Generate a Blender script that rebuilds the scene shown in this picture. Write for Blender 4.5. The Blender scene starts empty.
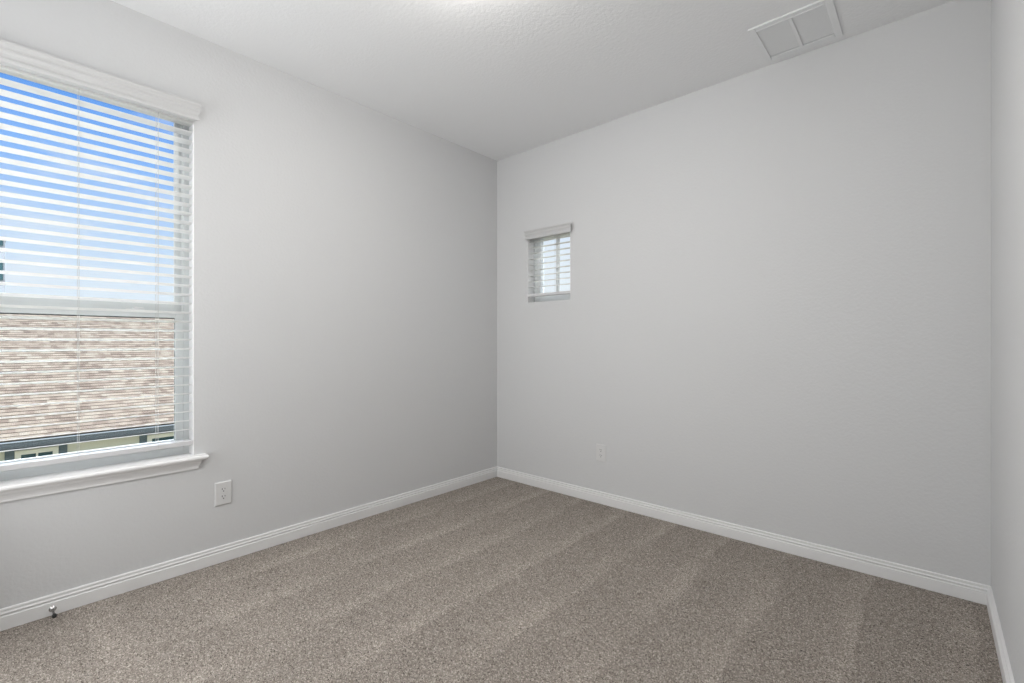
import bpy, bmesh, math, random
from math import radians, sin, cos, pi
import numpy as np
from mathutils import Vector

random.seed(7)
rng = np.random.default_rng(11)
S = bpy.context.scene
SKY_ZENITH, ZEN_A, ZEN_B = 14.0, 0.42, 0.62
E_SUN, E_FILL, E_UP, LAMP_STRENGTH = 0.9, 33, 7.5, 74.0
COL = S.collection

# ------------------------------------------------------------------ camera
W_ROOM, D_ROOM, H_ROOM = 3.02, 3.66, 2.74
cam_d = bpy.data.cameras.new('camera')
cam_d.sensor_width = 36.0
cam_d.lens = 36.0 * 471.0 / 1024.0
cam_d.clip_start = 0.02
cam_d.clip_end = 500
cam = bpy.data.objects.new('camera', cam_d)
COL.objects.link(cam)
cam.location = (2.8208, -2.974, 1.17)
cam.rotation_euler = (radians(90), 0, radians(41.66))
S.camera = cam

# ------------------------------------------------------------------ view
S.view_settings.view_transform = 'Standard'
S.view_settings.look = 'None'
S.view_settings.gamma = 1.0
S.view_settings.use_curve_mapping = False
S.view_settings.exposure = 0.0

# ------------------------------------------------------------------ sky
world = bpy.data.worlds.new('sky')
S.world = world
world.use_nodes = True
nt = world.node_tree
nt.nodes.clear()
def wn(t): return nt.nodes.new(t)
tc = wn('ShaderNodeTexCoord')
sep = wn('ShaderNodeSeparateXYZ')
nt.links.new(tc.outputs['Generated'], sep.inputs[0])
ramp = wn('ShaderNodeValToRGB')
cr = ramp.color_ramp
cr.elements[0].position = 0.0
cr.elements[0].color = (0.20, 0.20, 0.18, 1)
cr.elements[1].position = 1.0
cr.elements[1].color = (0.08, 0.22, 0.70, 1)
for p, c in ((0.495, (0.25, 0.25, 0.22)), (0.502, (0.86, 0.91, 1.0)), (0.54, (0.80, 0.885, 1.0)),
             (0.58, (0.60, 0.76, 1.0)), (0.64, (0.28, 0.52, 1.0)), (0.68, (0.16, 0.39, 0.93))):
    e = cr.elements.new(p)
    e.color = (*c, 1)
mp = wn('ShaderNodeMath'); mp.operation = 'MULTIPLY_ADD'
mp.inputs[1].default_value = 0.5; mp.inputs[2].default_value = 0.5
nt.links.new(sep.outputs['Z'], mp.inputs[0])
nt.links.new(mp.outputs[0], ramp.inputs[0])
mapn = wn('ShaderNodeMapping')
mapn.inputs['Scale'].default_value = (2.2, 2.2, 9.0)
mapn.inputs['Location'].default_value = (0.3, 0.6, 0.2)
nt.links.new(tc.outputs['Generated'], mapn.inputs[0])
noi = wn('ShaderNodeTexNoise')
noi.inputs['Scale'].default_value = 2.2
noi.inputs['Detail'].default_value = 6
noi.inputs['Roughness'].default_value = 0.55
nt.links.new(mapn.outputs[0], noi.inputs['Vector'])
cl = wn('ShaderNodeMapRange')
cl.inputs['From Min'].default_value = 0.50
cl.inputs['From Max'].default_value = 0.80
cl.inputs['To Max'].default_value = 0.8
nt.links.new(noi.outputs['Fac'], cl.inputs['Value'])
up = wn('ShaderNodeMath'); up.operation = 'GREATER_THAN'; up.inputs[1].default_value = 0.0
nt.links.new(sep.outputs['Z'], up.inputs[0])
cm = wn('ShaderNodeMath'); cm.operation = 'MULTIPLY'
nt.links.new(cl.outputs[0], cm.inputs[0]); nt.links.new(up.outputs[0], cm.inputs[1])
mixc = wn('ShaderNodeMix'); mixc.data_type = 'RGBA'
nt.links.new(cm.outputs[0], mixc.inputs['Factor'])
nt.links.new(ramp.outputs['Color'], mixc.inputs[6])
mixc.inputs[7].default_value = (0.93, 0.95, 1.0, 1)
bg = wn('ShaderNodeBackground')
# unseen sky overhead is made far brighter, to light sill and slats
zen = wn('ShaderNodeMapRange')
zen.interpolation_type = 'SMOOTHSTEP'
zen.inputs['From Min'].default_value = ZEN_A
zen.inputs['From Max'].default_value = ZEN_B
zen.inputs['To Min'].default_value = 1.0
zen.inputs['To Max'].default_value = SKY_ZENITH
nt.links.new(sep.outputs['Z'], zen.inputs['Value'])
nt.links.new(zen.outputs[0], bg.inputs['Strength'])
# a bank of white cloud stands beyond the back wall
azi = wn('ShaderNodeMapRange')
azi.interpolation_type = 'SMOOTHSTEP'
azi.inputs['From Min'].default_value = 0.35
azi.inputs['From Max'].default_value = 0.85
azi.inputs['To Max'].default_value = 0.72
nt.links.new(sep.outputs['Y'], azi.inputs['Value'])
am = wn('ShaderNodeMath'); am.operation = 'MULTIPLY'
nt.links.new(azi.outputs[0], am.inputs[0]); nt.links.new(up.outputs[0], am.inputs[1])
# and that brightened overhead sky is turned white
ov = wn('ShaderNodeMapRange')
ov.interpolation_type = 'SMOOTHSTEP'
ov.inputs['From Min'].default_value = ZEN_A
ov.inputs['From Max'].default_value = ZEN_B
nt.links.new(sep.outputs['Z'], ov.inputs['Value'])
mx1 = wn('ShaderNodeMath'); mx1.operation = 'MAXIMUM'
nt.links.new(am.outputs[0], mx1.inputs[0]); nt.links.new(ov.outputs[0], mx1.inputs[1])
mixz = wn('ShaderNodeMix'); mixz.data_type = 'RGBA'
nt.links.new(mx1.outputs[0], mixz.inputs['Factor'])
nt.links.new(mixc.outputs[2], mixz.inputs[6])
mixz.inputs[7].default_value = (0.93, 0.955, 0.98, 1)
nt.links.new(mixz.outputs[2], bg.inputs['Color'])
wo = wn('ShaderNodeOutputWorld')
nt.links.new(bg.outputs[0], wo.inputs[0])

# ------------------------------------------------------------------ sun
sun_d = bpy.data.lights.new('sun', 'SUN')
sun_d.energy = E_SUN
sun_d.angle = radians(1.0)
sun_d.color = (1.0, 0.95, 0.88)
sun = bpy.data.objects.new('sun', sun_d)
COL.objects.link(sun)
sun.rotation_euler = Vector((-0.50, 0.42, -0.76)).to_track_quat('-Z', 'Y').to_euler()

# fill light added behind the camera; the room has no such source
fill_d = bpy.data.lights.new('soft_fill_light', 'AREA')
fill_d.shape = 'RECTANGLE'
fill_d.size = 0.9
fill_d.size_y = 1.8
fill_d.energy = E_FILL
fill_d.color = (0.985, 0.995, 1.0)
fill = bpy.data.objects.new('soft_fill_light', fill_d)
COL.objects.link(fill)
fill.location = (0.55, -3.52, 1.35)
fill.rotation_euler = (radians(95), 0, radians(-34))

# light thrown up at the ceiling from behind the viewer
up_d = bpy.data.lights.new('ceiling_bounce_light', 'AREA')
up_d.shape = 'DISK'
up_d.size = 0.6
up_d.energy = E_UP
up_d.color = (1.0, 1.0, 1.0)
upl = bpy.data.objects.new('ceiling_bounce_light', up_d)
COL.objects.link(upl)
upl.location = (1.75, -3.42, 1.25)
upl.rotation_euler = Vector((-0.15, 0.45, 1.0)).to_track_quat('-Z', 'Y').to_euler()

# ------------------------------------------------------------------ materials
def principled(name, col, rough=0.6, metal=0.0, spec=0.5):
    m = bpy.data.materials.new(name)
    m.use_nodes = True
    b = m.node_tree.nodes['Principled BSDF']
    b.inputs['Base Color'].default_value = (*col, 1)
    b.inputs['Roughness'].default_value = rough
    b.inputs['Metallic'].default_value = metal
    b.inputs['Specular IOR Level'].default_value = spec
    return m

def add_bump(m, scale, dist, detail=3.0, strength=1.0, rough=0.55, voro=False):
    n = m.node_tree.nodes
    l = m.node_tree.links
    t = n.new('ShaderNodeTexCoord')
    if voro:
        x = n.new('ShaderNodeTexVoronoi'); out = 'Distance'
        x.inputs['Scale'].default_value = scale
    else:
        x = n.new('ShaderNodeTexNoise'); out = 'Fac'
        x.inputs['Scale'].default_value = scale
        x.inputs['Detail'].default_value = detail
        x.inputs['Roughness'].default_value = rough
    l.new(t.outputs['Object'], x.inputs['Vector'])
    b = n.new('ShaderNodeBump')
    b.inputs['Strength'].default_value = strength
    b.inputs['Distance'].default_value = dist
    l.new(x.outputs[out], b.inputs['Height'])
    l.new(b.outputs[0], n['Principled BSDF'].inputs['Normal'])
    return m

M = {}
M['wall'] = add_bump(principled('wall_paint', (0.650, 0.655, 0.661), 0.75, spec=0.25), 75, 0.0022, 3, 0.55)
M['ceil'] = add_bump(principled('ceiling_paint', (0.83, 0.836, 0.842), 0.85, spec=0.2), 60, 0.0035, 4, 0.5)
M['trim'] = principled('white_trim_paint', (0.80, 0.80, 0.80), 0.35, spec=0.4)
M['trim_daylit'] = principled('daylit_white_paint', (0.90, 0.90, 0.90), 0.5)  # daylight on returns and stool is put into this brighter white
M['blind'] = principled('white_blind_vinyl', (0.92, 0.92, 0.91), 0.4, spec=0.4)
def translucent_mix(m, f):
    n = m.node_tree.nodes; l = m.node_tree.links
    b = n['Principled BSDF']; o = [x for x in n if x.type == 'OUTPUT_MATERIAL'][0]
    t = n.new('ShaderNodeBsdfTranslucent'); t.inputs[0].default_value = b.inputs['Base Color'].default_value
    x = n.new('ShaderNodeMixShader'); x.inputs[0].default_value = f
    l.new(b.outputs[0], x.inputs[1]); l.new(t.outputs[0], x.inputs[2]); l.new(x.outputs[0], o.inputs[0])
translucent_mix(M['blind'], 0.43)
M['valance'] = principled('shaded_valance_vinyl', (0.57, 0.57, 0.57), 0.5, spec=0.35)  # white like the slats, but shade is put into the colour
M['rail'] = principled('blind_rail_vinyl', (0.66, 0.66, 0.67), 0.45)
M['cord'] = principled('white_cord', (0.60, 0.60, 0.58), 0.8)
M['vinyl'] = principled('grey_white_window_vinyl', (0.71, 0.735, 0.735), 0.4)
M['plate'] = principled('white_outlet_plastic', (0.69, 0.69, 0.69), 0.35)
M['slot'] = principled('outlet_slot_dark', (0.02, 0.02, 0.02), 0.7)
M['vent'] = principled('white_enamelled_vent', (0.80, 0.81, 0.815), 0.4)
M['duct'] = principled('duct_interior_grey', (0.30, 0.31, 0.32), 0.8)
M['chrome'] = principled('satin_nickel', (0.52, 0.51, 0.50), 0.25, 1.0)
M['rubber'] = principled('black_rubber', (0.012, 0.012, 0.012), 0.6)
M['gasket'] = principled('dark_gasket', (0.06, 0.065, 0.065), 0.7)
M['exterior'] = principled('exterior_stucco', (0.55, 0.52, 0.46), 0.9)
M['fascia'] = principled('slate_blue_fascia', (0.048, 0.060, 0.070), 0.7)
M['siding'] = add_bump(principled('pale_green_beige_siding', (0.63, 0.62, 0.51), 0.85), 30, 0.003)
M['wtrim'] = principled('cream_window_trim', (0.74, 0.73, 0.64), 0.6)
M['shutter'] = principled('slate_blue_shutter', (0.10, 0.14, 0.16), 0.6)
M['darkglass'] = principled('dark_teal_window_glass', (0.03, 0.075, 0.085), 0.12)
M['pale'] = principled('pale_stucco', (0.25, 0.27, 0.295), 0.9)
M['paleroof'] = principled('pale_grey_roof', (0.18, 0.19, 0.20), 0.9)
M['lawn'] = add_bump(principled('lawn', (0.13, 0.125, 0.09), 0.95), 40, 0.02)

def emissive(name, col, s):
    m = bpy.data.materials.new(name); m.use_nodes = True
    b = m.node_tree.nodes['Principled BSDF']
    b.inputs['Base Color'].default_value = (0.8, 0.8, 0.8, 1)
    b.inputs['Emission Color'].default_value = (*col, 1)
    b.inputs['Emission Strength'].default_value = s
    return m
M['lampglass'] = emissive('lit_lamp_glass', (1.0, 0.965, 0.92), LAMP_STRENGTH)

def glass_mat():
    m = bpy.data.materials.new('window_glass'); m.use_nodes = True
    n = m.node_tree.nodes; l = m.node_tree.links
    n.clear()
    tr = n.new('ShaderNodeBsdfTransparent'); tr.inputs[0].default_value = (0.97, 0.985, 0.98, 1)
    gl = n.new('ShaderNodeBsdfGlossy'); gl.inputs['Roughness'].default_value = 0.02
    fr = n.new('ShaderNodeFresnel'); fr.inputs['IOR'].default_value = 1.25
    mx = n.new('ShaderNodeMixShader')
    o = n.new('ShaderNodeOutputMaterial')
    l.new(fr.outputs[0], mx.inputs[0]); l.new(tr.outputs[0], mx.inputs[1]); l.new(gl.outputs[0], mx.inputs[2])
    l.new(mx.outputs[0], o.inputs[0])
    return m
M['glass'] = glass_mat()

def shingle_mat():
    m = principled('tan_asphalt_shingles', (0.4, 0.34, 0.29), 0.95, spec=0.1)
    n = m.node_tree.nodes; l = m.node_tree.links
    t = n.new('ShaderNodeTexCoord')
    uv = n.new('ShaderNodeMapping')
    uv.inputs['Rotation'].default_value = (0, 0, radians(90))
    l.new(t.outputs['UV'], uv.inputs[0])
    b = n.new('ShaderNodeTexBrick')
    b.inputs['Scale'].default_value = 1.0
    b.inputs['Brick Width'].default_value = 0.125
    b.inputs['Row Height'].default_value = 0.14
    b.inputs['Mortar Size'].default_value = 0.0
    b.inputs['Bias'].default_value = 0.0
    b.offset = 0.37
    b.inputs['Color1'].default_value = (0, 0, 0, 1)
    b.inputs['Color2'].default_value = (1, 1, 1, 1)
    l.new(t.outputs['UV'], b.inputs['Vector'])
    r = n.new('ShaderNodeValToRGB')
    e = r.color_ramp
    e.elements[0].position = 0.0; e.elements[0].color = (0.048, 0.037, 0.031, 1)
    e.elements[1].position = 1.0; e.elements[1].color = (0.104, 0.094, 0.080, 1)
    for p, c in ((0.2, (0.064, 0.050, 0.042)), (0.45, (0.078, 0.064, 0.054)), (0.75, (0.093, 0.078, 0.065))):
        q = e.elements.new(p); q.color = (*c, 1)
    l.new(b.outputs['Color'], r.inputs[0])
    l.new(r.outputs[0], n['Principled BSDF'].inputs['Base Color'])
    return m
M['shingle'] = shingle_mat()

def carpet_mat():
    m = principled('brown_grey_carpet', (0.3, 0.26, 0.22), 1.0, spec=0.05)
    n = m.node_tree.nodes; l = m.node_tree.links
    t = n.new('ShaderNodeTexCoord')
    sp = n.new('ShaderNodeSeparateXYZ'); l.new(t.outputs['Object'], sp.inputs[0])
    # yarn flecks
    v = n.new('ShaderNodeTexVoronoi'); v.inputs['Scale'].default_value = 285
    l.new(t.outputs['Object'], v.inputs['Vector'])
    sc = n.new('ShaderNodeSeparateColor'); l.new(v.outputs['Color'], sc.inputs[0])
    r = n.new('ShaderNodeValToRGB'); e = r.color_ramp
    e.elements[0].position = 0.0; e.elements[0].color = (0.085, 0.072, 0.062, 1)
    e.elements[1].position = 1.0; e.elements[1].color = (0.57, 0.517, 0.465, 1)
    for p, c in ((0.12, (0.235, 0.206, 0.180)), (0.7, (0.352, 0.315, 0.280))):
        q = e.elements.new(p); q.color = (*c, 1)
    l.new(sc.outputs['Red'], r.inputs[0])
    # vacuum lanes brushed along the room, and two brushed across beside the window wall
    wob = n.new('ShaderNodeTexNoise'); wob.inputs['Scale'].default_value = 1.6; wob.inputs['Detail'].default_value = 2
    l.new(t.outputs['Object'], wob.inputs['Vector'])
    wm = n.new('ShaderNodeMath'); wm.operation = 'MULTIPLY_ADD'
    wm.inputs[1].default_value = 0.12; l.new(wob.outputs['Fac'], wm.inputs[0]); l.new(sp.outputs['X'], wm.inputs[2])
    md = n.new('ShaderNodeMath'); md.operation = 'MULTIPLY_ADD'
    md.inputs[1].default_value = 1 / 0.335; md.inputs[2].default_value = 0.0
    l.new(wm.outputs[0], md.inputs[0])
    fr = n.new('ShaderNodeMath'); fr.operation = 'FRACT'; l.new(md.outputs[0], fr.inputs[0])
    lane = n.new('ShaderNodeValToRGB'); e = lane.color_ramp
    e.elements[0].position = 0.0; e.elements[0].color = (0.0, 0.0, 0.0, 1)
    e.elements[1].position = 1.0; e.elements[1].color = (0, 0, 0, 1)
    for p, c in ((0.60, 0.25), (0.88, 1.0), (0.95, 0.85), (0.985, 0.0)):
        q = e.elements.new(p); q.color = (c, c, c, 1)
    l.new(fr.outputs[0], lane.inputs[0])
    # cross lanes
    wy = n.new('ShaderNodeMath'); wy.operation = 'MULTIPLY_ADD'
    wy.inputs[1].default_value = 0.10; l.new(wob.outputs['Fac'], wy.inputs[0]); l.new(sp.outputs['Y'], wy.inputs[2])
    my = n.new('ShaderNodeMath'); my.operation = 'MULTIPLY_ADD'
    my.inputs[1].default_value = 1 / 0.37; my.inputs[2].default_value = 0.13 + 10
    l.new(wy.outputs[0], my.inputs[0])
    fy = n.new('ShaderNodeMath'); fy.operation = 'FRACT'; l.new(my.outputs[0], fy.inputs[0])
    lane2 = n.new('ShaderNodeValToRGB'); e = lane2.color_ramp
    e.elements[0].position = 0.0; e.elements[0].color = (0, 0, 0, 1)
    e.elements[1].position = 1.0; e.elements[1].color = (0, 0, 0, 1)
    for p, c in ((0.06, 0.9), (0.2, 1.0), (0.4, 0.2), (0.7, 0.0)):
        q = e.elements.new(p); q.color = (c, c, c, 1)
    l.new(fy.outputs[0], lane2.inputs[0])
    # where the cross lanes end
    mk = n.new('ShaderNodeMapRange')
    mk.inputs['From Min'].default_value = 0.45; mk.inputs['From Max'].default_value = 1.1
    mk.inputs['To Min'].default_value = 0.0; mk.inputs['To Max'].default_value = 1.0
    mk2 = n.new('ShaderNodeMapRange')
    mk2.inputs['From Min'].default_value = -2.55; mk2.inputs['From Max'].default_value = -2.1
    l.new(sp.outputs['Y'], mk2.inputs['Value'])
    l.new(wm.outputs[0], mk.inputs['Value'])
    mmax = n.new('ShaderNodeMath'); mmax.operation = 'MAXIMUM'
    l.new(mk.outputs[0], mmax.inputs[0]); l.new(mk2.outputs[0], mmax.inputs[1])
    mxl = n.new('ShaderNodeMix'); mxl.data_type = 'FLOAT'
    l.new(mmax.outputs[0], mxl.inputs['Factor'])
    l.new(lane2.outputs[0], mxl.inputs[2]); l.new(lane.outputs[0], mxl.inputs[3])
    g = n.new('ShaderNodeMapRange')
    g.inputs['To Min'].default_value = 0.94; g.inputs['To Max'].default_value = 1.16
    l.new(mxl.outputs[0], g.inputs['Value'])
    # broad unevenness
    n2 = n.new('ShaderNodeTexNoise'); n2.inputs['Scale'].default_value = 2.5; n2.inputs['Detail'].default_value = 4
    l.new(t.outputs['Object'], n2.inputs['Vector'])
    g2 = n.new('ShaderNodeMapRange'); g2.inputs['To Min'].default_value = 0.92; g2.inputs['To Max'].default_value = 1.08
    l.new(n2.outputs['Fac'], g2.inputs['Value'])
    # lanes come and go along their length
    n3 = n.new('ShaderNodeTexNoise'); n3.inputs['Scale'].default_value = 2.1; n3.inputs['Detail'].default_value = 3
    l.new(t.outputs['Object'], n3.inputs['Vector'])
    g3 = n.new('ShaderNodeMapRange')
    g3.inputs['From Min'].default_value = 0.36; g3.inputs['From Max'].default_value = 0.62
    g3.inputs['To Min'].default_value = 0.25; g3.inputs['To Max'].default_value = 1.0
    l.new(n3.outputs['Fac'], g3.inputs['Value'])
    lm = n.new('ShaderNodeMath'); lm.operation = 'MULTIPLY'
    l.new(mxl.outputs[0], lm.inputs[0]); l.new(g3.outputs[0], lm.inputs[1])
    l.new(lm.outputs[0], g.inputs['Value'])
    mm = n.new('ShaderNodeMath'); mm.operation = 'MULTIPLY'
    l.new(g.outputs[0], mm.inputs[0]); l.new(g2.outputs[0], mm.inputs[1])
    fin = n.new('ShaderNodeMix'); fin.data_type = 'RGBA'; fin.blend_type = 'MULTIPLY'
    fin.inputs['Factor'].default_value = 1.0
    l.new(r.outputs[0], fin.inputs[6]); l.new(mm.outputs[0], fin.inputs[7])
    l.new(fin.outputs[2], n['Principled BSDF'].inputs['Base Color'])
    return m
M['carpet'] = carpet_mat()

# ------------------------------------------------------------------ mesh helpers
def root_loc(o):
    v = Vector((0, 0, 0))
    while o is not None:
        v += o.location
        o = o.parent
    return v

def obj(name, bm, mat, parent=None, smooth=False):
    """Link bm (in world coordinates) as one mesh object, re-based on its parent or its own base."""
    bmesh.ops.recalc_face_normals(bm, faces=bm.faces)
    if parent is not None:
        off = root_loc(parent)
    else:
        xs = [v.co for v in bm.verts]
        off = Vector(((min(c.x for c in xs) + max(c.x for c in xs)) / 2,
                      (min(c.y for c in xs) + max(c.y for c in xs)) / 2,
                      min(c.z for c in xs)))
    for v in bm.verts:
        v.co -= off
    me = bpy.data.meshes.new(name)
    bm.to_mesh(me)
    bm.free()
    if smooth:
        me.polygons.foreach_set('use_smooth', [True] * len(me.polygons))
        me.set_sharp_from_angle(angle=radians(40))
    me.materials.append(mat)
    o = bpy.data.objects.new(name, me)
    COL.objects.link(o)
    if parent is not None:
        o.parent = parent
    else:
        o.location = off
    return o

def thing(name, label, cat, loc, group=None):
    o = bpy.data.objects.new(name, None)
    o.empty_display_size = 0.05
    COL.objects.link(o)
    o.location = loc
    o['label'] = label
    o['category'] = cat
    if group:
        o['group'] = group
    return o

def structure(o, label, cat):
    o['kind'] = 'structure'
    o['label'] = label
    o['category'] = cat
    return o

def box(bm, x0, x1, y0, y1, z0, z1, bev=0.0, seg=2):
    r = bmesh.ops.create_cube(bm, size=1.0)
    vs = r['verts']
    for v in vs:
        v.co = Vector(((x0 + x1) / 2 + v.co.x * (x1 - x0), (y0 + y1) / 2 + v.co.y * (y1 - y0), (z0 + z1) / 2 + v.co.z * (z1 - z0)))
    if bev:
        es = {e for v in vs for e in v.link_edges}
        bmesh.ops.bevel(bm, geom=list(es), offset=bev, segments=seg, affect='EDGES', profile=0.5)
    return bm

def extrude_poly(bm, ring_a, ring_b):
    """Solid between two matching closed rings."""
    a = [bm.verts.new(p) for p in ring_a]
    b = [bm.verts.new(p) for p in ring_b]
    n = len(a)
    for i in range(n):
        bm.faces.new((a[i], a[(i + 1) % n], b[(i + 1) % n], b[i]))
    bm.faces.new(a)
    bm.faces.new(list(reversed(b)))
    return bm

def cyl(bm, p0, p1, r0, r1=None, seg=20):
    p0, p1 = Vector(p0), Vector(p1)
    r1 = r0 if r1 is None else r1
    d = (p1 - p0).normalized()
    h = Vector((0, 0, 1)) if abs(d.z) < 0.9 else Vector((1, 0, 0))
    u = d.cross(h).normalized(); w = d.cross(u)
    ra = [p0 + (u * cos(2 * pi * i / seg) + w * sin(2 * pi * i / seg)) * r0 for i in range(seg)]
    rb = [p1 + (u * cos(2 * pi * i / seg) + w * sin(2 * pi * i / seg)) * r1 for i in range(seg)]
    return extrude_poly(bm, ra, rb)

def lathe(bm, p0, axis, prof, seg=28):
    """prof: (distance along axis, radius), closed with caps."""
    p0 = Vector(p0); d = Vector(axis).normalized()
    h = Vector((0, 0, 1)) if abs(d.z) < 0.9 else Vector((1, 0, 0))
    u = d.cross(h).normalized(); w = d.cross(u)
    rings = []
    for t, r in prof:
        rings.append([bm.verts.new(p0 + d * t + (u * cos(2 * pi * i / seg) + w * sin(2 * pi * i / seg)) * r) for i in range(seg)])
    for a, b in zip(rings, rings[1:]):
        for i in range(seg):
            bm.faces.new((a[i], a[(i + 1) % seg], b[(i + 1) % seg], b[i]))
    bm.faces.new(rings[0]); bm.faces.new(list(reversed(rings[-1])))
    return bm

# wall frames: (u along the wall, w out of the wall into the room, z) -> world
def LEFT(u, w, z): return (w, u, z)
def BACK(u, w, z): return (u, -w, z)

def fbox(bm, F, u0, u1, w0, w1, z0, z1, bev=0.0):
    a = F(u0, w0, z0); b = F(u1, w1, z1)
    return box(bm, min(a[0], b[0]), max(a[0], b[0]), min(a[1], b[1]), max(a[1], b[1]), z0, z1, bev)

def new(): return bmesh.new()

# ------------------------------------------------------------------ room shell
T = 0.14
WL = dict(u0=-3.150, u1=-2.254, z0=0.570, z1=2.374)      # opening in the left wall
WS = dict(u0=0.345, u1=0.770, z0=1.490, z1=2.062)        # opening in the back wall

def wall_with_hole(F, a, b, o):
    bm = new()
    # one connected sheet with thickness: ring of quads around the hole, front and back
    us = [a, o['u0'], o['u1'], b]; zs = [0.0, o['z0'], o['z1'], H_ROOM]
    V = {}
    for k, w in enumerate((0.0, -T)):
        for i, u in enumerate(us):
            for j, z in enumerate(zs):
                V[k, i, j] = bm.verts.new(F(u, w, z))
    for k in (0, 1):
        for i in range(3):
            for j in range(3):
                if i == 1 and j == 1:
                    continue
                bm.faces.new((V[k, i, j], V[k, i + 1, j], V[k, i + 1, j + 1], V[k, i, j + 1]))
    def side(p, q):
        bm.faces.new((V[(0, *p)], V[(0, *q)], V[(1, *q)], V[(1, *p)]))
    for i in range(3):
        side((i, 0), (i + 1, 0)); side((i, 3), (i + 1, 3))
        side((0, i), (0, i + 1)); side((3, i), (3, i + 1))
    side((1, 1), (2, 1)); side((1, 2), (2, 2)); side((1, 1), (1, 2)); side((2, 1), (2, 2))
    return bm

structure(obj('wall_left', wall_with_hole(LEFT, -D_ROOM - T, 0.0, WL), M['wall']),
          'light grey textured wall with the large blind-covered window', 'wall')
structure(obj('wall_back', wall_with_hole(BACK, -T, W_ROOM + T, WS), M['wall']),
          'light grey textured wall with the small high window', 'wall')
structure(obj('wall_right', box(new(), W_ROOM, W_ROOM + T, -D_ROOM - T, 0.0, 0, H_ROOM), M['wall']),
          'light grey wall seen edge-on at the right side', 'wall')
structure(obj('wall_front', box(new(), 0, W_ROOM, -D_ROOM - T, -D_ROOM, 0, H_ROOM), M['wall']),
          'light grey wall behind the viewer', 'wall')
structure(obj('ceiling', box(new(), -T, W_ROOM + T, -D_ROOM - T, T, H_ROOM, H_ROOM + 0.15), M['ceil']),
          'flat pale grey textured ceiling', 'ceiling')

# carpeted floor: a fine pile of tufts on a slab
def carpet_floor():
    sp = 0.0042
    nx = int(round(W_ROOM / sp)) + 1; ny = int(round(D_ROOM / sp)) + 1
    X, Y = np.meshgrid(np.linspace(0, W_ROOM, nx), np.linspace(-D_ROOM, 0, ny))
    Z = rng.uniform(-0.0042, 0.0012, X.shape)
    low = rng.random(X.shape) < 0.12
    Z[low] -= 0.004
    X = X + rng.uniform(-0.0016, 0.0016, X.shape); Y = Y + rng.uniform(-0.0016, 0.0016, Y.shape)
    # the outer row drops to a slab so the pile has a body
    X[:, 0] = 0; X[:, -1] = W_ROOM; Y[0, :] = -D_ROOM; Y[-1, :] = 0
    Z[:, 0] = Z[:, -1] = -0.05; Z[0, :] = Z[-1, :] = -0.05
    co = np.stack([X, Y, Z], -1).reshape(-1, 3).astype(np.float32)
    idx = np.arange(nx * ny).reshape(ny, nx)
    q = np.stack([idx[:-1, :-1], idx[:-1, 1:], idx[1:, 1:], idx[1:, :-1]], -1).reshape(-1, 4)
    cor = np.array([[idx[0, 0], idx[-1, 0], idx[-1, -1], idx[0, -1]]])
    q = np.vstack([q, cor]).astype(np.int32)
    me = bpy.data.meshes.new('floor')
    me.vertices.add(len(co)); me.vertices.foreach_set('co', co.ravel())
    me.loops.add(q.size); me.loops.foreach_set('vertex_index', q.ravel())
    me.polygons.add(len(q)); me.polygons.foreach_set('loop_start', np.arange(0, q.size, 4, dtype=np.int32))
    me.update(calc_edges=True); me.validate()
    me.polygons.foreach_set('use_smooth', np.ones(len(me.polygons), dtype=bool))
    me.materials.append(M['carpet'])
    o = bpy.data.objects.new('floor', me)
    COL.objects.link(o)
    return o
structure(carpet_floor(), 'brown-grey flecked carpet with vacuum lanes', 'floor')

# baseboards: moulded section (w out of wall, z)
BASE = [(0, 0), (0.0150, 0), (0.0150, 0.0525), (0.0132, 0.0550), (0.0090, 0.0560), (0.0088, 0.0600), (0.0128, 0.0635),
        (0.0130, 0.0665), (0.0115, 0.0685), (0.0085, 0.0700), (0.0080, 0.0750), (0.0098, 0.0785), (0.0088, 0.0830), (0.0050, 0.0850), (0, 0.0850)]
def baseboard(name, p, q, n, label):
    p, q, n = Vector(p), Vector(q), Vector(n)
    d = (q - p).normalized()
    ra = [p + n * w + d * w + Vector((0, 0, z)) for w, z in BASE]      # mitred into the corners
    rb = [q + n * w - d * w + Vector((0, 0, z)) for w, z in BASE]
    structure(obj(name, extrude_poly(new(), ra, rb), M['trim']), label, 'baseboard')
baseboard('baseboard_left', (0, -D_ROOM, 0), (0, 0, 0), (1, 0, 0), 'white moulded baseboard along the window wall')
baseboard('baseboard_back', (0, 0, 0), (W_ROOM, 0, 0), (0, -1, 0), 'white moulded baseboard along the small-window wall')
baseboard('baseboard_right', (W_ROOM, 0, 0), (W_ROOM, -D_ROOM, 0), (-1, 0, 0), 'white moulded baseboard at the right edge')

# ------------------------------------------------------------------ large window
def ring_frame(bm, F, u0, u1, z0, z1, w0, w1, side, top, bot, bev=0.003):
    fbox(bm, F, u0, u0 + side, w0, w1, z0, z1, bev)
    fbox(bm, F, u1 - side, u1, w0, w1, z0, z1, bev)
    fbox(bm, F, u0 + side, u1 - side, w0, w1, z1 - top, z1, bev)
    fbox(bm, F, u0 + side, u1 - side, w0, w1, z0, z0 + bot, bev)
    return bm

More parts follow.
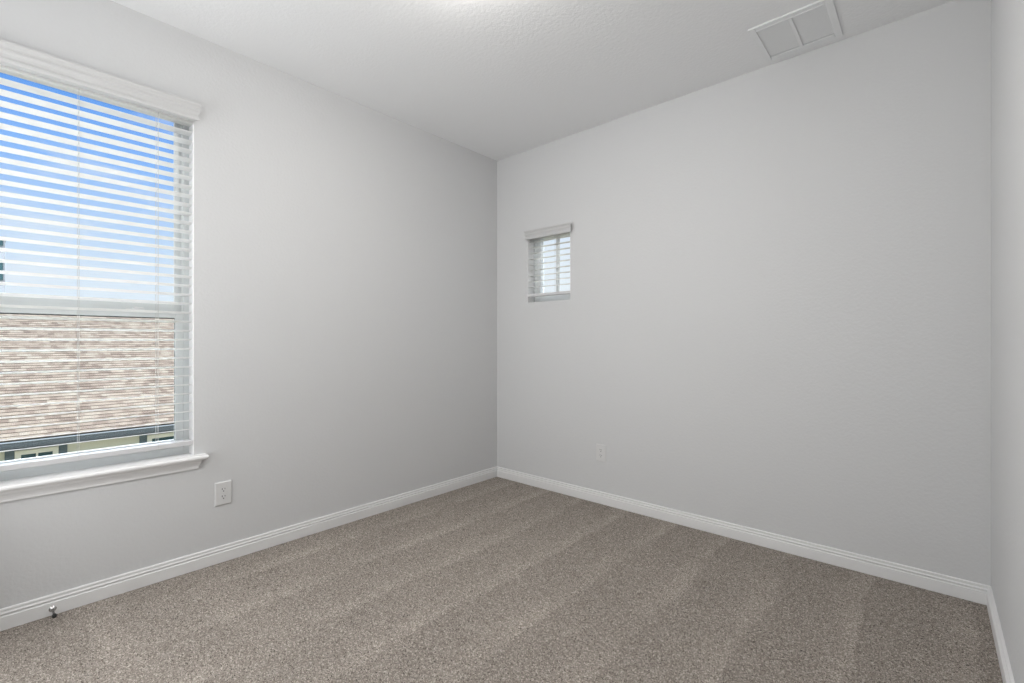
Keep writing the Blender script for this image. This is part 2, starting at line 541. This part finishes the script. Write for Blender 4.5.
def big_window():
    r = bpy.data.objects.new('window_1', None)
    COL.objects.link(r); r.location = LEFT((WL['u0'] + WL['u1']) / 2, -0.1, WL['z0'])
    structure(r, 'tall single-hung window with pale vinyl frame behind the wide blind', 'window')
    u0, u1, z0, z1 = WL['u0'], WL['u1'], WL['z0'], WL['z1']
    bm = ring_frame(new(), LEFT, u0, u1, z0, z1, -T, -0.080, 0.026, 0.03, 0.055)
    # tracks up the jambs
    for s, ue in ((1, u0 + 0.026), (-1, u1 - 0.026)):
        for w in (-0.088, -0.104, -0.120):
            fbox(bm, LEFT, min(ue, ue + s * 0.007), max(ue, ue + s * 0.007), w - 0.0025, w + 0.0025, z0 + 0.05, z1 - 0.03)
    obj('window_frame', bm, M['vinyl'], r)
    zm = 1.325
    a, b = u0 + 0.026, u1 - 0.026
    up = obj('upper_sash', ring_frame(new(), LEFT, a, b, zm, z1 - 0.03, -0.130, -0.110, 0.033, 0.03, 0.052), M['vinyl'], r)
    obj('pane', fbox(new(), LEFT, a + 0.033, b - 0.033, -0.122, -0.118, zm + 0.052, z1 - 0.06), M['glass'], up)
    lo = obj('lower_sash', ring_frame(new(), LEFT, a, b, z0 + 0.055, zm - 0.003, -0.108, -0.082, 0.036, 0.031, 0.040), M['vinyl'], r)
    obj('pane', fbox(new(), LEFT, a + 0.036, b - 0.036, -0.098, -0.094, z0 + 0.095, zm - 0.034), M['glass'], lo)
    g = new()
    fbox(g, LEFT, a + 0.034, b - 0.034, -0.0935, -0.0905, zm - 0.0385, zm - 0.034)
    fbox(g, LEFT, b - 0.0375, b - 0.034, -0.0935, -0.0905, z0 + 0.095, zm - 0.0385)
    obj('glazing_gasket', g, M['gasket'], lo)
    lk = new()
    fbox(lk, LEFT, -2.512, -2.440, -0.108, -0.086, zm - 0.003, zm + 0.006, 0.002)
    cyl(lk, LEFT(-2.476, -0.097, zm + 0.006), LEFT(-2.476, -0.097, zm + 0.016), 0.011, 0.009, 16)
    fbox(lk, LEFT, -2.482, -2.445, -0.092, -0.084, zm + 0.007, zm + 0.014, 0.002)
    obj('sash_lock', lk, M['trim'], lo)
    obj('tilt_latch', fbox(new(), LEFT, -2.905, -2.872, -0.083, -0.0805, zm - 0.012, zm - 0.007), M['gasket'], lo)
big_window()

# bright liners added in both window openings, daylight put into their colour
def liner(name, F, o, label, sides):
    bm = new()
    k = 0.004
    for a, b in sides:
        fbox(bm, F, a, b, -0.0795, -0.0005, o['z0'] + 0.002, o['z1'] - 0.002, 0.0)
    fbox(bm, F, o['u0'] + 0.002, o['u1'] - 0.002, -0.0795, -0.0005, o['z1'] - 0.004, o['z1'] - 0.0005)
    structure(obj(name, bm, M['trim_daylit'], None), label, 'window return')
liner('trim_2', LEFT, WL, 'added white liners in the tall window opening, daylight put into their colour', ((WL['u0'] + 0.0003, WL['u0'] + 0.003), (WL['u1'] - 0.003, WL['u1'] - 0.0003)))
liner('trim_3', BACK, WS, 'added white liners in the little window opening, daylight put into their colour', ((WS['u0'] + 0.0003, WS['u0'] + 0.003), (WS['u1'] - 0.003, WS['u1'] - 0.0003)))

# window stool and apron
def stool():
    r = bpy.data.objects.new('trim_1', None)
    COL.objects.link(r); r.location = (0, (WL['u0'] + WL['u1']) / 2, 0.515)
    structure(r, 'white moulded window stool and apron under the large window', 'window sill')
    e0, e1 = WL['u0'] - 0.055, WL['u1'] + 0.055
    sec = [(0, 0.566), (0.024, 0.563), (0.034, 0.5665), (0.0385, 0.5735), (0.0385, 0.580), (0.034, 0.5865), (0, 0.5885)]
    bm = extrude_poly(new(), [(w, e0 + (0.0385 - w) * 0.18, z) for w, z in sec], [(w, e1 - (0.0385 - w) * 0.18, z) for w, z in sec])
    fbox(bm, LEFT, WL['u0'], WL['u1'], -0.080, 0.0, 0.5700, 0.5885)
    obj('stool', bm, M['trim_daylit'], r)
    ap = [(0, 0.516), (0.0065, 0.516), (0.0085, 0.519), (0.0085, 0.526), (0.0100, 0.534), (0.0135, 0.543), (0.0180, 0.551), (0.0190, 0.556), (0.0190, 0.566), (0, 0.566)]
    f0, f1 = WL['u0'] - 0.020, WL['u1'] + 0.010
    obj('apron', extrude_poly(new(), [(w, f0 - w, z) for w, z in ap], [(w, f1 + w, z) for w, z in ap]), M['trim'], r)
stool()

# ------------------------------------------------------------------ blinds
def slat_section(tilt, width=0.050, th=0.0032, crown=0.0014, n=6):
    top, bot = [], []
    for i in range(n + 1):
        s = -1 + 2 * i / n
        x = s * width / 2
        z = crown * (1 - s * s)
        h = th / 2 * (0.45 if abs(s) == 1 else 1.0)
        top.append((x, z + h)); bot.append((x, z - h))
    ring = top + bot[::-1]
    c, s_ = cos(tilt), sin(tilt)
    return [(x * c - z * s_, x * s_ + z * c) for x, z in ring]

def blind(F, u0, u1, wc, tilt, zs, rail, ladders, head, val, label, base):
    r = thing('window_blind', label, 'blind', base)
    # crown-moulded valance, returned into the wall at both ends
    v0, v1, z0, z1, out = val
    h = z1 - z0
    sec = [(0.002, 0.0), (0.038, 0.0), (0.0395, 0.04), (0.0395, 0.18), (0.0345, 0.23), (0.0345, 0.30), (0.0365, 0.42), (0.0400, 0.50), (0.0425, 0.53),
           (0.0425, 0.62), (0.0395, 0.66), (0.0405, 0.76), (0.0455, 0.84), (0.0470, 0.88), (0.047, 0.97), (0.045, 1.0), (0.002, 1.0)]
    sec = [(w * out / 0.047, z0 + t * h) for w, t in sec]
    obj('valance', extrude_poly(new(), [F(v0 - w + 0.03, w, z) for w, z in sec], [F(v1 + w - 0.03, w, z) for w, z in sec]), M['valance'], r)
    obj('headrail', fbox(new(), F, u0, u1, wc - 0.027, min(wc + 0.027, -0.001), head[0], head[1], 0.002), M['blind'], r)
    for z in zs:
        sec = slat_section(tilt)
        obj('slat', extrude_poly(new(), [F(u0, wc + w, z + dz) for w, dz in sec], [F(u1, wc + w, z + dz) for w, dz in sec]), M['blind'], r, True)
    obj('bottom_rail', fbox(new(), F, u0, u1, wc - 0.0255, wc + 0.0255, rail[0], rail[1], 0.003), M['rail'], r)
    for u in ladders:
        bm = new()
        for w in (wc - 0.0275, wc + 0.0275):
            cyl(bm, F(u, w, rail[0] + 0.004), F(u, w, head[0] + 0.01), 0.0008, seg=6)
        for z in zs:
            a, b = (-0.0275, 0.0275)
            cyl(bm, F(u, wc + a, z - 0.0022 + a * sin(tilt)), F(u, wc + b, z - 0.0022 + b * sin(tilt)), 0.0005, seg=5)
        cyl(bm, F(u + 0.006, wc - 0.0275, rail[0] + 0.004), F(u + 0.006, wc - 0.0275, head[0] + 0.01), 0.0008, seg=6)
        obj('ladder_cord', bm, M['cord'], r)
    return r

PIT = 0.0461
zs_big = [2.2385 - PIT * i for i in range(35)]
zs_big = [z for z in zs_big if z > 0.685]
blind(LEFT, WL['u0'] + 0.004, WL['u1'] - 0.004, -0.030, radians(9.5), zs_big, (0.640, 0.664),
      (-2.4026, -2.690, -2.9775), (2.283, 2.335), (WL['u0'] - 0.012, WL['u1'] + 0.006, 2.293, 2.378, 0.048),
      'wide open white slatted blind covering the tall window on the left wall', (-0.03, -2.702, 0.64))
zs_small = [1.983 - PIT * i for i in range(10)]
zs_small = [z for z in zs_small if z > 1.575]
blind(BACK, WS['u0'] + 0.003, WS['u1'] - 0.003, -0.030, radians(0), zs_small, (1.537, 1.559),
      (0.405, 0.622), (2.003, 2.045), (WS['u0'] + 0.003, WS['u1'] + 0.022, 1.998, 2.068, 0.040),
      'small white slatted blind covering the little high window beside the corner', (0.5575, 0.03, 1.537))

# ------------------------------------------------------------------ small window (fixed pair of lights with a centre mullion)
def small_window():
    r = bpy.data.objects.new('window_2', None)
    COL.objects.link(r); r.location = BACK((WS['u0'] + WS['u1']) / 2, -0.11, WS['z0'])
    structure(r, 'little high window with a centre mullion behind the small blind', 'window')
    u0, u1, z0, z1 = WS['u0'], WS['u1'], WS['z0'], WS['z1']
    obj('window_frame', ring_frame(new(), BACK, u0, u1, z0, z1, -T, -0.090, 0.063, 0.045, 0.068), M['vinyl'], r)
    obj('mullion', fbox(new(), BACK, 0.566 - 0.013, 0.566 + 0.013, -0.132, -0.108, z0 + 0.068, z1 - 0.045, 0.002), M['vinyl'], r)
    for a, b in ((u0 + 0.063, 0.566 - 0.013), (0.566 + 0.013, u1 - 0.063)):
        obj('pane', fbox(new(), BACK, a, b, -0.122, -0.118, z0 + 0.068, z1 - 0.045), M['glass'], r)
small_window()

# ------------------------------------------------------------------ electrical outlets
def outlet(F, u, z, label):
    r = thing('electrical_outlet', label, 'outlet', F(u, 0, z - 0.062), 'electrical outlets low on the walls')
    sec = []
    bm = new()
    hw, hh = 0.040, 0.062
    back = [F(u - hw, 0.0005, z - hh), F(u + hw, 0.0005, z - hh), F(u + hw, 0.0005, z + hh), F(u - hw, 0.0005, z + hh)]
    mid = [F(u - hw, 0.0032, z - hh), F(u + hw, 0.0032, z - hh), F(u + hw, 0.0032, z + hh), F(u - hw, 0.0032, z + hh)]
    i = 0.0045
    fr = [F(u - hw + i, 0.0065, z - hh + i), F(u + hw - i, 0.0065, z - hh + i), F(u + hw - i, 0.0065, z + hh - i), F(u - hw + i, 0.0065, z + hh - i)]
    rings = [[bm.verts.new(p) for p in q] for q in (back, mid, fr)]
    for a, b in zip(rings, rings[1:]):
        for k in range(4):
            bm.faces.new((a[k], a[(k + 1) % 4], b[(k + 1) % 4], b[k]))
    bm.faces.new(rings[0]); bm.faces.new(rings[-1])
    obj('cover_plate', bm, M['plate'], r)
    for s in (1, -1):
        zc = z + s * 0.0195
        bm = new()
        pts = []
        for k in range(24):
            t = 2 * pi * k / 24
            pts.append((max(-0.0145, min(0.0145, 0.0172 * cos(t))), max(-0.0142, min(0.0142, 0.0172 * sin(t)))))
        extrude_poly(bm, [F(u + x, 0.006, zc + y) for x, y in pts], [F(u + x, 0.0082, zc + y) for x, y in pts])
        rc = obj('receptacle', bm, M['plate'], r)
        bm = new()
        fbox(bm, F, u - 0.0078, u - 0.0052, 0.0076, 0.0084, zc + 0.0005, zc + 0.0095)
        fbox(bm, F, u + 0.0052, u + 0.0078, 0.0076, 0.0084, zc + 0.0015, zc + 0.0085)
        cyl(bm, F(u, 0.0076, zc - 0.0070), F(u, 0.0084, zc - 0.0070), 0.0029, seg=14)
        obj('socket_slots', bm, M['slot'], rc)
    obj('screw', lathe(new(), F(u, 0.006, z), Vector(F(0, 1, 0)), [(0, 0.003), (0.0012, 0.003), (0.0016, 0.002)], 12), M['plate'], r)
    return r
outlet(LEFT, -2.1215, 0.362, 'white duplex outlet low on the left wall near the window sill')
outlet(BACK, 1.040, 0.364, 'white duplex outlet low on the wall below the little high window')

# ------------------------------------------------------------------ door stop on the left baseboard
def door_stop():
    x, y, z = 0.0135, -2.775, 0.027
    r = thing('door_stop', 'small metal door stop with black tip on the left baseboard', 'door stop', (x, y, z))
    ax = (1, 0, -0.03)
    obj('base_plate', lathe(new(), (x - 0.001, y, z), ax, [(0, 0.0125), (0.004, 0.0125), (0.007, 0.0095), (0.010, 0.0055), (0.012, 0.005)]), M['chrome'], r, True)
    obj('stem', lathe(new(), (x, y, z), ax, [(0.008, 0.0046), (0.059, 0.0038), (0.062, 0.0060), (0.065, 0.0060)]), M['chrome'], r, True)
    obj('rubber_tip', lathe(new(), (x, y, z), ax, [(0.064, 0.0066), (0.068, 0.0080), (0.077, 0.0080), (0.081, 0.0066), (0.0825, 0.004)]), M['rubber'], r, True)
door_stop()

# ------------------------------------------------------------------ ceiling return vent
def ceiling_vent():
    x0, x1, y0, y1 = 2.132, 2.486, -0.418, -0.058
    z = H_ROOM
    r = thing('ceiling_vent', 'white two-panel louvred return vent on the ceiling', 'vent', ((x0 + x1) / 2, (y0 + y1) / 2, z))
    ix0, ix1, iy0, iy1 = x0 + 0.030, x1 - 0.032, y0 + 0.034, y1 - 0.034
    mx = 2.309
    bm = new()
    t = 0.009
    def bar(a0, a1, b0, b1): box(bm, a0, a1, b0, b1, z - t, z, 0.003)
    bar(x0, ix0, y0, y1); bar(ix1, x1, y0, y1); bar(ix0, ix1, y0, iy0); bar(ix0, ix1, iy1, y1); bar(mx - 0.009, mx + 0.009, iy0, iy1)
    # thin raised lip round the edge
    box(bm, x0, x1, y0, y0 + 0.003, z - t - 0.0015, z - t + 0.003)
    box(bm, ix0, ix1, iy0 - 0.002, iy0 + 0.001, z - t - 0.003, z - t + 0.001)
    obj('frame', bm, M['vent'], r)
    obj('duct_backing', box(new(), ix0 - 0.004, ix1 + 0.004, iy0 - 0.004, iy1 + 0.004, z - 0.0012, z - 0.0002), M['duct'], r)
    for a, b in ((ix0, mx - 0.009), (mx + 0.009, ix1)):
        bm = new()
        k = 0
        y = iy0 + 0.004
        while y < iy1 - 0.004:
            sec = [(y, z - 0.0030), (y + 0.0008, z - 0.0022), (y + 0.0053, z - 0.0045), (y + 0.0045, z - 0.0053)]
            extrude_poly(bm, [(a, q, w) for q, w in sec], [(b, q, w) for q, w in sec])
            y += 0.0098
        obj('louver_panel', bm, M['vent'], r)
    for sx, sy in ((x0 + 0.015, y0 + 0.18), (x1 - 0.016, y0 + 0.18)):
        obj('screw', lathe(new(), (sx, sy, z - t + 0.001), (0, 0, -1), [(0, 0.0045), (0.0016, 0.0045), (0.0026, 0.002)], 12), M['vent'], r)
ceiling_vent()

# ------------------------------------------------------------------ flush ceiling lamp (room lamp, above the frame)
def ceiling_lamp():
    c = (1.50, -1.78)
    r = thing('ceiling_light', 'round white flush ceiling lamp with a lit glass dome', 'lamp', (*c, H_ROOM))
    obj('base', lathe(new(), (*c, H_ROOM), (0, 0, -1), [(0, 0.17), (0.018, 0.17), (0.024, 0.165)], 40), M['trim'], r, True)
    obj('glass_dome', lathe(new(), (*c, H_ROOM), (0, 0, -1), [(0.022, 0.160), (0.04, 0.158), (0.065, 0.142), (0.085, 0.108), (0.096, 0.06), (0.099, 0.015)], 32), M['lampglass'], r, True)
    obj('finial', lathe(new(), (*c, H_ROOM - 0.098), (0, 0, -1), [(0, 0.012), (0.006, 0.012), (0.016, 0.005)], 16), M['chrome'], r, True)
ceiling_lamp()

# ------------------------------------------------------------------ outside
structure(obj('ground', box(new(), -80, -0.2, -60, 60, -3.5, -3.3), M['lawn']), 'lawn between the houses', 'ground')

def neighbour_house():
    xe, ze = -10.2, -0.735           # eave line
    ya, yb = -19.0, 11.0
    p = 5 / 12
    r = thing('house', 'neighbouring house with tan shingled roof and slate blue eaves', 'house', (xe - 7, -3, -3.3))
    # shingled roof laid in stepped courses
    bm = new()
    uvl = bm.loops.layers.uv.new('UVMap')
    n = 50
    exp = 0.14
    ux, uz = -cos(math.atan(p)), sin(math.atan(p))
    nx, nz = uz * 1.0, -ux
    def P(s, h): return (xe + 0.06 + ux * s + nx * h, ze + 0.03 + uz * s + nz * h)
    for i in range(n):
        a = P(i * exp, 0.014); b = P((i + 1) * exp + 0.02, 0.002)
        a0 = P(i * exp, 0.0)
        vs = [bm.verts.new((a[0], ya, a[1])), bm.verts.new((a[0], yb, a[1])), bm.verts.new((b[0], yb, b[1])), bm.verts.new((b[0], ya, b[1])),
              bm.verts.new((a0[0], ya, a0[1])), bm.verts.new((a0[0], yb, a0[1]))]
        f = bm.faces.new(vs[:4])
        for lp, (q, w) in zip(f.loops, ((ya, i), (yb, i), (yb, i + 1), (ya, i + 1))):
            lp[uvl].uv = (q, (w + 0.0) * exp if w == i else (w - 0.001) * exp)
        f = bm.faces.new((vs[4], vs[5], vs[1], vs[0]))
        for lp, q in zip(f.loops, (ya, yb, yb, ya)):
            lp[uvl].uv = (q, (i + 0.5) * exp)
    xr, zr = P(n * exp, 0.0)
    xb = 2 * xr - xe
    q = [bm.verts.new(v) for v in ((xr, ya, zr), (xr, yb, zr), (xb, yb, ze), (xb, ya, ze))]
    f = bm.faces.new(q)
    for lp, t in zip(f.loops, ((ya, 0), (yb, 0), (yb, 7), (ya, 7))):
        lp[uvl].uv = t
    # underside
    q = [bm.verts.new(v) for v in ((xe, ya, ze - 0.02), (xe, yb, ze - 0.02), (xr, yb, zr - 0.12), (xr, ya, zr - 0.12))]
    bm.faces.new(q)
    q = [bm.verts.new(v) for v in ((xr, ya, zr - 0.12), (xr, yb, zr - 0.12), (xb, yb, ze - 0.02), (xb, ya, ze - 0.02))]
    bm.faces.new(q)
    obj('roof', bm, M['shingle'], r)
    xw = xe - 0.45
    # gutter with a rolled lip, fascia and soffit
    bm = new()
    sec = [(xe + 0.005, ze + 0.01), (xe + 0.10, ze + 0.012), (xe + 0.115, ze - 0.005), (xe + 0.100, ze - 0.03), (xe + 0.09, ze - 0.07), (xe + 0.07, ze - 0.12), (xe + 0.005, ze - 0.12)]
    extrude_poly(bm, [(x, ya, z) for x, z in sec], [(x, yb, z) for x, z in sec])
    obj('gutter', bm, M['fascia'], r)
    obj('fascia', box(new(), xe - 0.03, xe + 0.004, ya, yb, ze - 0.16, ze), M['fascia'], r)
    obj('soffit', box(new(), xw - 0.02, xe - 0.03, ya, yb, ze - 0.175, ze - 0.155), M['fascia'], r)
    # walls with gable ends
    bm = new()
    xk = xb + 0.45
    sec = [(xw, -3.3), (xw, ze - 0.05), (xr, zr - 0.2), (xk, ze - 0.05), (xk, -3.3)]
    extrude_poly(bm, [(x, ya + 0.3, z) for x, z in sec], [(x, yb - 0.3, z) for x, z in sec])
    obj('wall', bm, M['siding'], r)
    zt = ze - 0.25
    for c, wd in ((-2.245, 0.62), (0.135, 0.62 + 0.58), (4.6, 0.62), (-6.5, 0.9), (-10.5, 0.62)):
        bm = ring_frame(new(), lambda u, w, z: (xw + w, u, z), c - wd / 2, c + wd / 2, zt - 1.25, zt, -0.01, 0.06, 0.085, 0.085, 0.1, 0.0)
        fbox(bm, lambda u, w, z: (xw + w, u, z), c - 0.015, c + 0.015, -0.01, 0.045, zt - 1.2, zt - 0.05)
        wn_ = obj('window', bm, M['wtrim'], r)
        obj('pane', box(new(), xw - 0.01, xw + 0.025, c - wd / 2 + 0.05, c + wd / 2 - 0.05, zt - 1.2, zt - 0.05), M['darkglass'], wn_)
        for s in (-1, 1):
            e = c + s * (wd / 2 + 0.07)
            bm = new()
            box(bm, xw - 0.005, xw + 0.04, e - 0.065, e + 0.065, zt - 1.27, zt + 0.04, 0.004)
            for k in range(18):
                zz = zt - 1.2 + k * 0.066
                box(bm, xw + 0.038, xw + 0.05, e - 0.05, e + 0.05, zz, zz + 0.03)
            obj('shutter', bm, M['shutter'], r)
neighbour_house()

def far_house():
    x, y1 = -26.0, -2.345
    y0 = -13.0
    r = thing('house', 'far pale two-storey house with dark windows, only its corner at the left edge', 'house', (x - 4, (y0 + y1) / 2, -3.3))
    obj('wall', box(new(), x - 8, x, y0, y1, -3.3, 5.52), M['pale'], r)
    bm = new()
    extrude_poly(bm, [(x + 0.12, y1 + 0.04, 5.52), (x - 8.12, y1 + 0.04, 5.52), (x - 8.12, y0 - 0.1, 5.52), (x + 0.12, y0 - 0.1, 5.52)],
                 [(x - 3.9, y1 - 4.0, 5.80), (x - 4.1, y1 - 4.0, 5.80), (x - 4.1, y0 + 4, 5.80), (x - 3.9, y0 + 4, 5.80)])
    obj('roof', bm, M['paleroof'], r)
    for zb, zt, ye in ((5.14, 5.44, -2.40), (3.72, 4.47, -2.40)):
        for k in range(4):
            e = ye - k * 2.4
            bm = ring_frame(new(), lambda u, w, z: (x + w, u, z), e - 1.0, e, zb, zt, -0.02, 0.04, 0.012, 0.012, 0.012, 0.0)
            w_ = obj('window', bm, M['gasket'], r)
            obj('pane', box(new(), x - 0.02, x + 0.015, e - 0.99, e - 0.01, zb + 0.01, zt - 0.01), M['darkglass'], w_)
far_house()
